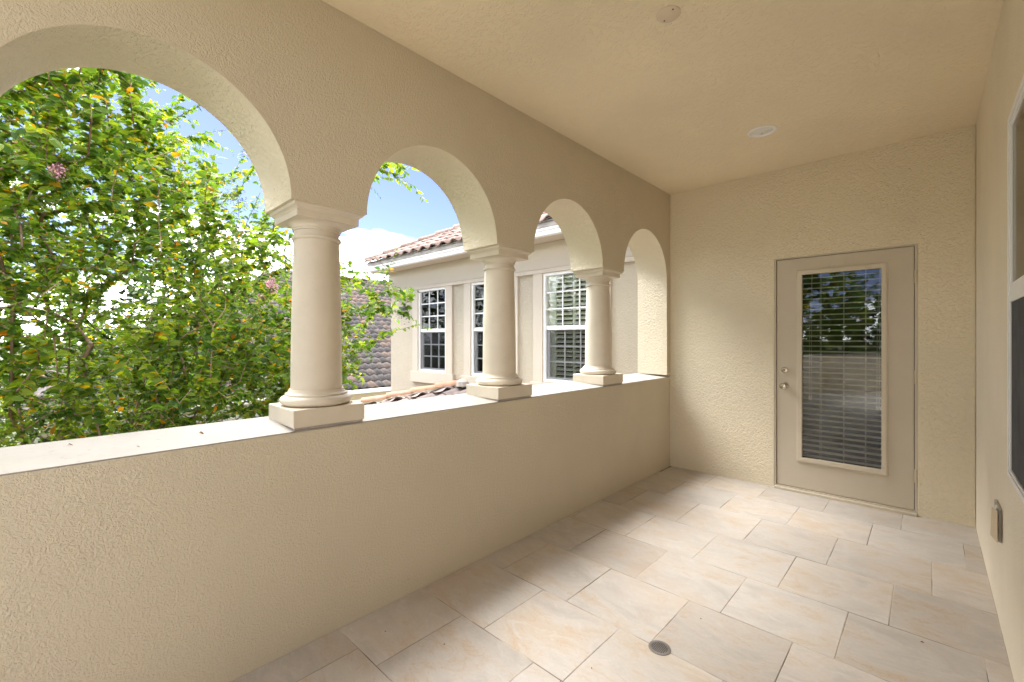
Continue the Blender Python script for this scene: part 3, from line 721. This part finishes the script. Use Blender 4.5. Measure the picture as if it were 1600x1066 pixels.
c = math.sqrt(1+PT*PT)
tile_roof(roof, (EX, EY-.09, rz0+.02), (1, 0, 0), upv, nv, 8.3, 4.2*c, lambda a, b_: a-.02 > b_/c, 'wing_tile', .36, 240)
mb = MB(); mb.box((EX+.05, EY-.035, rz0-.06), (WXR, EY-.012, rz0+.035)); o = mb.build('bird_stop', 'mortar', roof); o.location = -wing.location
caps(roof, (EX+.02, EY-.03, rz0+.05), (EX+3.9, EY+3.85, rz0+.05+3.88*PT), 'wing_tile', .10)

# ------------------------------------------------------------------ low hipped roof just outside the parapet
low = empty('porch_roof', (-5, 4, GZ), label='low tiled porch roof with peach ridge caps just beyond the parapet', cat='roof')
apex = Vector((-6.2, YW-.01, .43)); lp = .27; D = 2.9
mb = MB(); e0 = Vector((apex.x-D, YW-D, apex.z-lp*D))
mb.add([tuple(apex), (XO-.02, YW-.01, apex.z), (XO-.02, YW-D, e0.z), tuple(e0), (apex.x-D, YW-.01, e0.z)], [(0,3,2,1), (0,4,3)])
L_(mb.build('roof_deck', 'roof_felt', low))
c = math.sqrt(1+lp*lp)
tile_roof(low, (e0.x, YW-D, e0.z+.01), (1, 0, 0), Vector((0, 1, lp)), Vector((0, -lp, 1)), XO-e0.x-.05, (D-.30)*c, lambda a, b_: a-.1 > b_/c, 'low_tile', .36, 200)
tile_roof(low, (e0.x, YW-.2, e0.z+.01), (0, -1, 0), Vector((1, 0, lp)), Vector((-lp, 0, 1)), D-.3, D*c, lambda a, b_: (D-.35)-a > b_/c-.1, 'low_tile', .36, 60)
caps(low, e0+Vector((0,0,.055)), apex+Vector((-.05,-.05,.075)), 'cap_tile', .085, .42)
mb = MB(); mb.lathe([(.02, .46), (.13, .47), (.12, .55), (.06, .59), (.01, .60)], 9, c=(apex.x+.05, YW-.10, 0)); L_(mb.build('mortar_patch', 'mortar', low))
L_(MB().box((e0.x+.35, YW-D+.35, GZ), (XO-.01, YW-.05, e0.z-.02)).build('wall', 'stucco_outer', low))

# ------------------------------------------------------------------ far house
far = empty('far_house', (-20, 8, GZ), label='neighbouring single storey house with large grey brown tiled roof beyond the tree', cat='house')
fx, fz, fp, Wd = -14.2, -.40, .6, 8.09; fy0, fy1 = -.6, 24.0
rf = empty('roof'); rf.parent = far
mb = MB(); hz2 = fz+fp*Wd
mb.add([(fx, fy0, fz), (fx, fy1, fz), (fx-Wd, fy1-Wd, hz2), (fx-Wd, fy0+Wd, hz2), (fx-2*Wd, fy0, fz), (fx-2*Wd, fy1, fz)], [(0,1,2,3), (0,3,4), (3,2,5,4), (1,5,2)])
o = mb.build('roof_deck', 'roof_felt', rf); o.location = -far.location
c = math.sqrt(1+fp*fp)
tile_roof(rf, (fx+.03, fy0, fz+.02), (0, 1, 0), Vector((-1, 0, fp)), Vector((fp, 0, 1)), 18.5, Wd*c, lambda a, b_: a > b_/c, 'far_tile', .38, 270)
tile_roof(rf, (fx-2*Wd, fy0-.03, fz+.02), (1, 0, 0), Vector((0, 1, fp)), Vector((0, -fp, 1)), 2*Wd, Wd*c, lambda a, b_: a > b_/c and 2*Wd-a > b_/c, 'far_tile', .38, 0, 'hip_tile')
caps(rf, (fx-Wd, fy0+Wd, hz2+.05), (fx-Wd, fy1-Wd, hz2+.05), 'far_tile', .11, .45)
caps(rf, (fx, fy0, fz+.05), (fx-Wd, fy0+Wd, hz2+.05), 'far_tile', .11, .45)
L_(MB().box((fx-2*Wd+.5, fy0+.5, GZ), (fx-.5, fy1-.5, fz-.02)).build('wall', 'stucco_far', far))
L_(MB().box((fx-.5, fy0+.1, fz-.04), (fx-.02, fy1-.1, fz-.0205)).build('soffit', 'stucco_far', far))
L_(MB().box((fx-.02, fy0, fz-.14), (fx+.10, fy1, fz-.01)).build('gutter', 'white_gutter', far, bevel=.015))
gd = L_(MB().box((fx-.52, 1.2, GZ), (fx-.47, 5.9, GZ+2.35)).build('garage_door', 'garage_white', far))
for r_ in range(4):
    for q_ in range(8):
        o = MB().box((fx-.469, 1.3+q_*.57, GZ+.1+r_*.57), (fx-.455, 1.78+q_*.57, GZ+.55+r_*.57)).build('door_panel', 'garage_white', gd, bevel=.01)

# ------------------------------------------------------------------ trees
LEAF_T = [0, .3, .68, 1.0]
def leaf_local(curl=.12, fold=.22):
    # base, m1, m2, tip, l1, l2, r1, r2  (x along the leaf, y across, z up)
    return np.array([(0,0,0), (.33,0,-.01), (.68,0,-curl*.5), (1,0,-curl), (.30,.235,fold*.235), (.66,.225,fold*.2-curl*.5), (.30,-.235,fold*.235), (.66,-.225,fold*.2-curl*.5)])
LEAF_F = [(0,1,4), (1,2,5,4), (2,3,5), (0,6,1), (6,7,2,1), (7,3,2)]
def leaves_mesh(name, P, Dr, Nr, S, mat):
    n_ = len(P); D_ = Dr/np.linalg.norm(Dr, axis=1, keepdims=True)
    Sd = np.cross(Nr, D_); Sd /= np.linalg.norm(Sd, axis=1, keepdims=True)+1e-9; U = np.cross(D_, Sd)
    Lc = leaf_local(); cur = rng.uniform(.3, 2.2, n_)
    V = P[:, None] + S[:, None, None]*(Lc[None, :, 0, None]*D_[:, None] + Lc[None, :, 1, None]*Sd[:, None] + (Lc[None, :, 2]*cur[:, None])[..., None]*U[:, None])
    fl = np.array([i for f in LEAF_F for i in f]); lt = [len(f) for f in LEAF_F]
    F = (fl[None] + (np.arange(n_)*8)[:, None]).ravel()
    return rawmesh(name, V.reshape(-1, 3), F, np.tile(lt, n_), [mat])

def grow(base, roots, targets, step=.22, jitter=.05):
    """connect every target to the nearest grown node: returns nodes, parent index"""
    nodes = [np.array(base)]; par = [-1]
    for r_ in roots:                      # main stems
        pts = r_; prev = 0
        for p in pts:
            nodes.append(np.array(p)); par.append(prev); prev = len(nodes)-1
    arr = np.zeros((200000, 3)); k = len(nodes); arr[:k] = nodes
    tips = []
    order = np.argsort(np.linalg.norm(targets-np.array(base), axis=1))
    for ti in order:
        T = targets[ti]; d = T-arr[:k]; dist = np.linalg.norm(d, axis=1)
        # favour growth that goes up and outwards
        pen = np.where(d[:, 2] < -.1, .5, 0); j = int(np.argmin(dist + pen))
        D0 = dist[j]; m_ = max(1, int(D0/step)); p0 = arr[j].copy(); prev = j
        mid = (p0+T)/2 + rng.normal(0, .07*D0+.005, 3) + np.array([0, 0, .06*D0])
        for s_ in range(1, m_+1):
            t_ = s_/m_; p = (1-t_)**2*p0 + 2*t_*(1-t_)*mid + t_*t_*T + (rng.normal(0, jitter*.15, 3) if s_ < m_ else 0)
            arr[k] = p; par.append(prev); prev = k; k += 1
        tips.append(prev)
    return arr[:k], np.array(par), np.array(tips)

def branch_mesh(name, nodes, par, tips, r_tip=.0022, r_max=.055, mat='bark', ns=5, expo=2.3):
    n_ = len(nodes); a = np.zeros(n_); kids = np.zeros(n_, int)
    for i in range(n_):
        if par[i] >= 0: kids[par[i]] += 1
    area = np.where(kids == 0, r_tip**expo, 0.0)
    for i in range(n_-1, 0, -1): area[par[i]] += max(area[i], r_tip**expo)
    rad = np.minimum(area**(1/expo), r_max)
    I = np.arange(1, n_); A = nodes[par[I]]; B = nodes[I]; d = B-A; ln = np.linalg.norm(d, axis=1); ok = ln > 1e-5
    I, A, B, d = I[ok], A[ok], B[ok], d[ok]/ln[ok][:, None]
    ref = np.tile([.31, .2, .93], (len(I), 1)); u = np.cross(d, ref); u /= np.linalg.norm(u, axis=1)[:, None]; q = np.cross(d, u)
    ra = np.minimum(rad[par[I]], rad[I]*1.35); rb = rad[I]; A = A - d*(ra*.3)[:, None]; B = B + d*(rb*.3)[:, None]
    an = 2*np.pi*np.arange(ns)/ns; ca, sa = np.cos(an), np.sin(an)
    R0 = A[:, None] + ra[:, None, None]*(ca[None, :, None]*u[:, None] + sa[None, :, None]*q[:, None])
    R1 = B[:, None] + rb[:, None, None]*(ca[None, :, None]*u[:, None] + sa[None, :, None]*q[:, None])
    V = np.concatenate([R0, R1], axis=1).reshape(-1, 3)
    fl = np.array([[k, (k+1) % ns, ns+(k+1) % ns, ns+k] for k in range(ns)])
    F = (fl[None] + (np.arange(len(I))*2*ns)[:, None, None]).ravel()
    return rawmesh(name, V, F, np.full(len(I)*ns, 4), [mat], smooth=True), rad

def twig_leaves(nodes, par, tips, back=4, spacing=.028, size=(.045, .075), droop=.35, skip=0.0):
    P = []; Dd = []; Nn = []; S = []
    for tp in tips:
        if rng.random() < skip: continue
        chain = [tp]
        while len(chain) < back and par[chain[-1]] > 0: chain.append(par[chain[-1]])
        pts = nodes[chain[::-1]]; sdv = 1; base_s = rng.uniform(*size)
        # small extension past the tip
        ext = pts[-1]-pts[-2] if len(pts) > 1 else np.array([0, 0, .1]); ext = ext/(np.linalg.norm(ext)+1e-6)*.16; ext[2] -= .05*rng.random()*2
        pts = np.vstack([pts, pts[-1]+ext])
        for a_, b2 in zip(pts[:-1], pts[1:]):
            sg = b2-a_; ln = np.linalg.norm(sg)
            if ln < 1e-4: continue
            t_ = sg/ln; sd2 = np.cross(t_, [0, 0, 1.]); sd2 /= np.linalg.norm(sd2)+1e-6
            for s_ in np.arange(0, ln, spacing):
                sdv = -sdv
                if rng.random() < .12: continue
                dd = sd2*sdv*rng.uniform(.6, 1.1) + t_*rng.uniform(.25, .8) + np.array([0, 0, rng.uniform(-droop*2, droop*.35)]) + rng.normal(0, .18, 3)
                P.append(a_+t_*s_); Dd.append(dd); Nn.append(np.array([0, 0, 1.])+rng.normal(0, .75, 3)); S.append(base_s*rng.uniform(.6, 1.15))
    return np.array(P), np.array(Dd), np.array(Nn), np.array(S)

def in_ell(n_, c, r, lo=.0, power=.5):
    d = rng.normal(0, 1, (n_, 3)); d /= np.linalg.norm(d, axis=1)[:, None]; q = (lo + (1-lo)*rng.random(n_))**power
    return np.array(c) + d*q[:, None]*np.array(r)

def stems(base, heads, wig=.12, n_=7):
    out_ = []
    for h_ in heads:
        b_, h_ = np.array(base, float), np.array(h_, float); s0 = b_ + (rng.normal(0, .14, 3)*np.array([1, 1, 0])); pts = [s0+np.array([0, 0, .05])]
        for k in range(1, n_+1):
            t_ = k/n_; p = s0*(1-t_)+h_*t_; p[:2] = s0[:2]*(1-t_**1.35)+h_[:2]*t_**1.35; pts.append(p + rng.normal(0, wig*.35, 3))
        out_.append(pts)
    return out_

CAMP = np.array([0, 0, 1.32])
# --- the crape myrtle outside the big arch
tbase = np.array([-5.6, .15, GZ])
tree = empty('crape_myrtle', tuple(tbase), label='leafy multi-stemmed tree with yellowing leaves filling the view outside the large arch', cat='tree')
tg = [in_ell(4300, (-5.5, .0, 1.5), (2.35, 2.7, 2.75), .12, .42),
      in_ell(1300, (-4.9, 1.35, .7), (1.3, 1.35, 1.3), .1, .5),
      in_ell(1300, (-4.6, -1.2, 1.7), (1.7, 1.6, 2.3), .1, .5),
      in_ell(120, (-3.7, 2.05, 1.75), (.75, .75, .42), .1, .5),
      in_ell(70, (-3.75, 2.35, 1.12), (.7, .55, .28), .1, .5),
      in_ell(90, (-3.7, 2.1, 3.05), (.9, .85, .22), .1, .5),
      in_ell(520, (-4.4, .4, 3.1), (1.4, 1.2, .8), .1, .5)]
T = np.vstack(tg)
T = T[(T[:, 0] < -2.72) & (T[:, 2] > -1.7)]
T = T[(T[:, 2] > .9) | (rng.random(len(T)) < .30 + .35*np.clip(T[:, 2], 0, 1))]
# open sky between the upper spray and the main crown
T = np.array(T); hd = (T-CAMP); zd = hd@np.array([-.687, .7266, 0]); lx = (hd[:, 0]*.7266+hd[:, 1]*.687)/zd
vv = hd[:, 2]/zd; jit = rng.normal(0, .035, len(T))
keep = ~((lx+jit > -.84) & (lx < -.5) & (vv+jit > .33 + .22*np.clip((-.62-lx)/.22, 0, 1)) & (rng.random(len(T)) > .10))      # crown falls away on the house side
keep &= ~((lx+jit > -.36) & (vv < -.02))
keep &= ~((lx+jit*.6 > -.235))
keep &= ~((lx > -.5) & (vv > .20) & (vv < .30))
keep &= ~((lx > -.42) & (rng.random(len(T)) > .55) & (vv < .25))
T = T[keep]
heads = [(-6.9, -1.4, 1.6), (-6.4, .9, 1.9), (-5.2, -1.5, 2.2), (-5.6, .3, 2.6), (-4.6, .9, 1.7), (-4.3, -.3, 2.3), (-4.2, 1.9, .9), (-5.3, 1.9, .6), (-3.6, -.9, 1.1), (-4.3, 1.3, 2.6), (-7.4, .2, .8)]
nodes, par, tips = grow(tbase, stems(tbase, heads), T)
nodes = nodes - tbase
me, rad = branch_mesh('trunk', nodes, par, tips, .0021, .062)
put(bpy.data.objects.new('trunk', me), tree)
P, Dd, Nn, S = twig_leaves(nodes, par, tips, back=4, spacing=.021, size=(.040, .076), skip=.05)
print('LEAVES', len(P), len(nodes))
# nearest leaves in view become parts of their own
wp = P + tbase - CAMP; z_ = wp@np.array([-.687, .7266, 0]); x_ = (wp[:, 0]*.7266+wp[:, 1]*.687); inview = (z_ > .3) & (np.abs(x_/np.maximum(z_, .1)) < 1.16) & (wp[:, 2]/np.maximum(z_, .1) < .6)
dd_ = np.where(inview, z_/S, 1e6); o_ = np.argsort(dd_); near = o_[:290]; restm = o_[290:]
me = leaves_mesh('crown', P[restm], Dd[restm], Nn[restm], S[restm], 'leaf_green'); put(bpy.data.objects.new('crown', me), tree, kind='stuff')
lm = []
for v_ in range(4):
    Lc = leaf_local(.06+.09*v_, .15+.08*v_); mes = bpy.data.meshes.new('leaf'); mes.from_pydata([tuple(p) for p in Lc], [], LEAF_F); mes.materials.append(MATS['leaf_single']); mes.update(); lm.append(mes)
for i in near:
    D1 = Vector(Dd[i]).normalized(); Sd1 = Vector(Nn[i]).cross(D1).normalized(); U1 = D1.cross(Sd1)
    o = bpy.data.objects.new('leaf', lm[i % 4]); o.parent = tree
    o.matrix_basis = Matrix.Translation(Vector(P[i])) @ Matrix((D1, Sd1, U1)).transposed().to_4x4() @ Matrix.Scale(float(S[i]), 4); COL.objects.link(o)
# seed heads and last flowers
def icos(): 
    bm = bmesh.new(); bmesh.ops.create_icosphere(bm, subdivisions=1, radius=1); v_ = np.array([tuple(v.co) for v in bm.verts]); f_ = np.array([[v.index for v in f.verts] for f in bm.faces]); bm.free(); return v_, f_
iv, if_ = icos()
def cluster(name, c, n_, rad_, ball, mat, parent, down=.3):
    pts = rng.normal(0, 1, (n_, 3)); pts /= np.linalg.norm(pts, axis=1)[:, None]; pts *= (rng.random(n_)**.4)[:, None]*np.array(rad_); pts[:, 2] -= down*rad_[2]
    V = (pts[:, None] + iv[None]*ball*rng.uniform(.7, 1.2, n_)[:, None, None]).reshape(-1, 3); F = (if_[None]+(np.arange(n_)*len(iv))[:, None, None]).ravel()
    # stalks as thin triangles pairs
    b0 = len(V); st = []; sf = []
    for k, p in enumerate(pts):
        st += [(-.001, 0, rad_[2]*.9), (.001, 0, rad_[2]*.9), (p[0]+.0008, p[1], p[2]), (p[0]-.0008, p[1]+.001, p[2])]; sf += [b0+4*k, b0+4*k+1, b0+4*k+2, b0+4*k+3]
    V = np.vstack([V, np.array(st)]); FF = np.concatenate([F, np.array(sf)]); lt = np.concatenate([np.full(len(F)//3, 3), np.full(n_, 4)])
    me = rawmesh(name, V, FF, lt, [mat]); o = bpy.data.objects.new(name, me); o.location = c; put(o, parent)
ends = nodes[tips]; we = ends + tbase - CAMP; ze = we@np.array([-.687, .7266, 0]); xe = (we[:, 0]*.7266+we[:, 1]*.687)/np.maximum(ze, .1); ye = we[:, 2]/np.maximum(ze, .1)
cand = np.where((ze > .5) & (np.abs(xe) < 1.15) & (ye > .05) & (ye < .62) & (ze < 6))[0]
sel = rng.choice(cand, 42, replace=False)
for q_ in sel: cluster('seed_head', tuple(ends[q_]), 46, (.07, .07, .08), .0042, 'berry' if rng.random() < .7 else 'berry_dark', tree)
for q_ in rng.choice(cand, 4, replace=False): cluster('flower_head', tuple(ends[q_]+np.array([0, 0, .03])), 70, (.045, .045, .05), .006, 'petal', tree)

# --- other trees: beyond the first and behind the camera (seen in the door glass)
def simple_tree(name, base, cc, rr, ntip, nst, size, mat, label, cat='tree', group=None, spacing=.05, trunk_r=.09, back=4):
    base = np.array(base, float); t_ = empty(name, tuple(base), label=label, cat=cat, group=group)
    T_ = in_ell(ntip, cc, rr, .1, .42); T_ = T_[T_[:, 2] > base[2]+.4]
    hs = [tuple(p) for p in in_ell(nst, cc, tuple(x*.5 for x in rr), .2, .5)]
    nd, pr_, tp = grow(base, stems(base, hs, .1, 6), T_, step=.4)
    nd = nd - base
    me, _ = branch_mesh('trunk', nd, pr_, tp, .004, trunk_r); put(bpy.data.objects.new('trunk', me), t_)
    P_, D_, N_, S_ = twig_leaves(nd, pr_, tp, back=back, spacing=spacing, size=size)
    me = leaves_mesh('crown', P_, D_, N_, S_, mat); put(bpy.data.objects.new('crown', me), t_, kind='stuff')
simple_tree('shade_tree', (-3.6, -6.8, GZ), (-3.5, -6.8, 2.0), (2.3, 2.2, 3.2), 1700, 6, (.10, .16), 'leaf_green', 'tall green tree behind the camera, seen mirrored in the door glass', spacing=.045)
simple_tree('shade_tree', (-11.2, -1.0, GZ), (-11.2, -.2, 1.5), (2.4, 4.2, 3.2), 1700, 6, (.10, .15), 'leaf_dark', 'darker tree standing behind the leafy one at the far left', spacing=.07)
simple_tree('shade_tree', (-10.6, -6.2, GZ), (-10.6, -6.2, 1.2), (2.8, 2.8, 3.4), 800, 6, (.10, .15), 'leaf_dark', 'dark tree beyond the left edge of the view', spacing=.07)
simple_tree('shrub', (-7.6, -1.2, GZ), (-7.6, -1.2, -1.5), (1.5, 1.9, 1.4), 330, 8, (.09, .13), 'leaf_dark', 'dense dark shrub under the tree at lower left', 'shrub', spacing=.05, trunk_r=.03)
simple_tree('shrub', (-8.6, 1.6, GZ), (-8.6, 1.6, -1.9), (1.3, 1.3, 1.1), 220, 8, (.09, .13), 'leaf_dark', 'low dark shrub between the tree stems and the garage', 'shrub', spacing=.05, trunk_r=.03)
for i, (x, y, h_) in enumerate(((-1.2, -19, 1.2), (4.5, -21, 1.6), (-8, -17, 2.0))):
    simple_tree('shade_tree', (x, y, GZ), (x, y, GZ+3.4+h_/2), (3.6, 3.0, 3.4+h_/2), 700, 5, (.22, .34), 'leaf_dark',
        ['distant dark tree straight behind the balcony', 'distant dark tree behind the house corner', 'distant dark tree behind the left garden'][i], group='distant trees behind the camera', spacing=.11)

# ------------------------------------------------------------------ litter on the sill and the floor
def dry_leaf(loc, s, rz, label):
    Lc = leaf_local(.5, .6)*s; mb = MB(); mb.add([tuple(p) for p in Lc], LEAF_F); o = mb.build('dry_leaf', 'dead_leaf'); o.location = loc; o.rotation_euler = (R(12), R(-8), rz)
    tag(o, label, 'leaf')
dry_leaf((-2.13, .42, .944), .022, .6, 'curled brown dead leaf lying on the sill left of the big column')
dry_leaf((-2.20, .05, .949), .015, 1.2, 'small dry leaf near the outer edge of the sill at far left')
dry_leaf((-2.05, .22, .937), .012, 2.0, 'tiny brown leaf scrap on the sill near the front edge')
mb = MB()
for x, y, s in ((-.98,1.50,.006),(-.86,1.40,.004),(-1.03,1.36,.003),(-.02,2.62,.008),(-1.36,1.86,.003),(-1.52,1.18,.006),(-1.78,1.05,.004),(-.78,2.12,.004),(-1.50,2.95,.004),(-.60,1.45,.003),(-1.2,3.9,.004)):
    a = random.random()*3; mb.add([(x-s*math.cos(a),y-s*math.sin(a),.0005),(x+s*.3,y-s*.4,.001),(x+s*math.cos(a),y+s*math.sin(a),.0005),(x-s*.2,y+s*.5,.004)], [(0,1,2),(0,2,3),(0,3,1),(1,3,2)])
tag(mb.build('leaf_crumbs', 'dead_leaf'), 'scattered brown crumbs of leaf litter on the floor tiles', 'litter', kind='stuff')
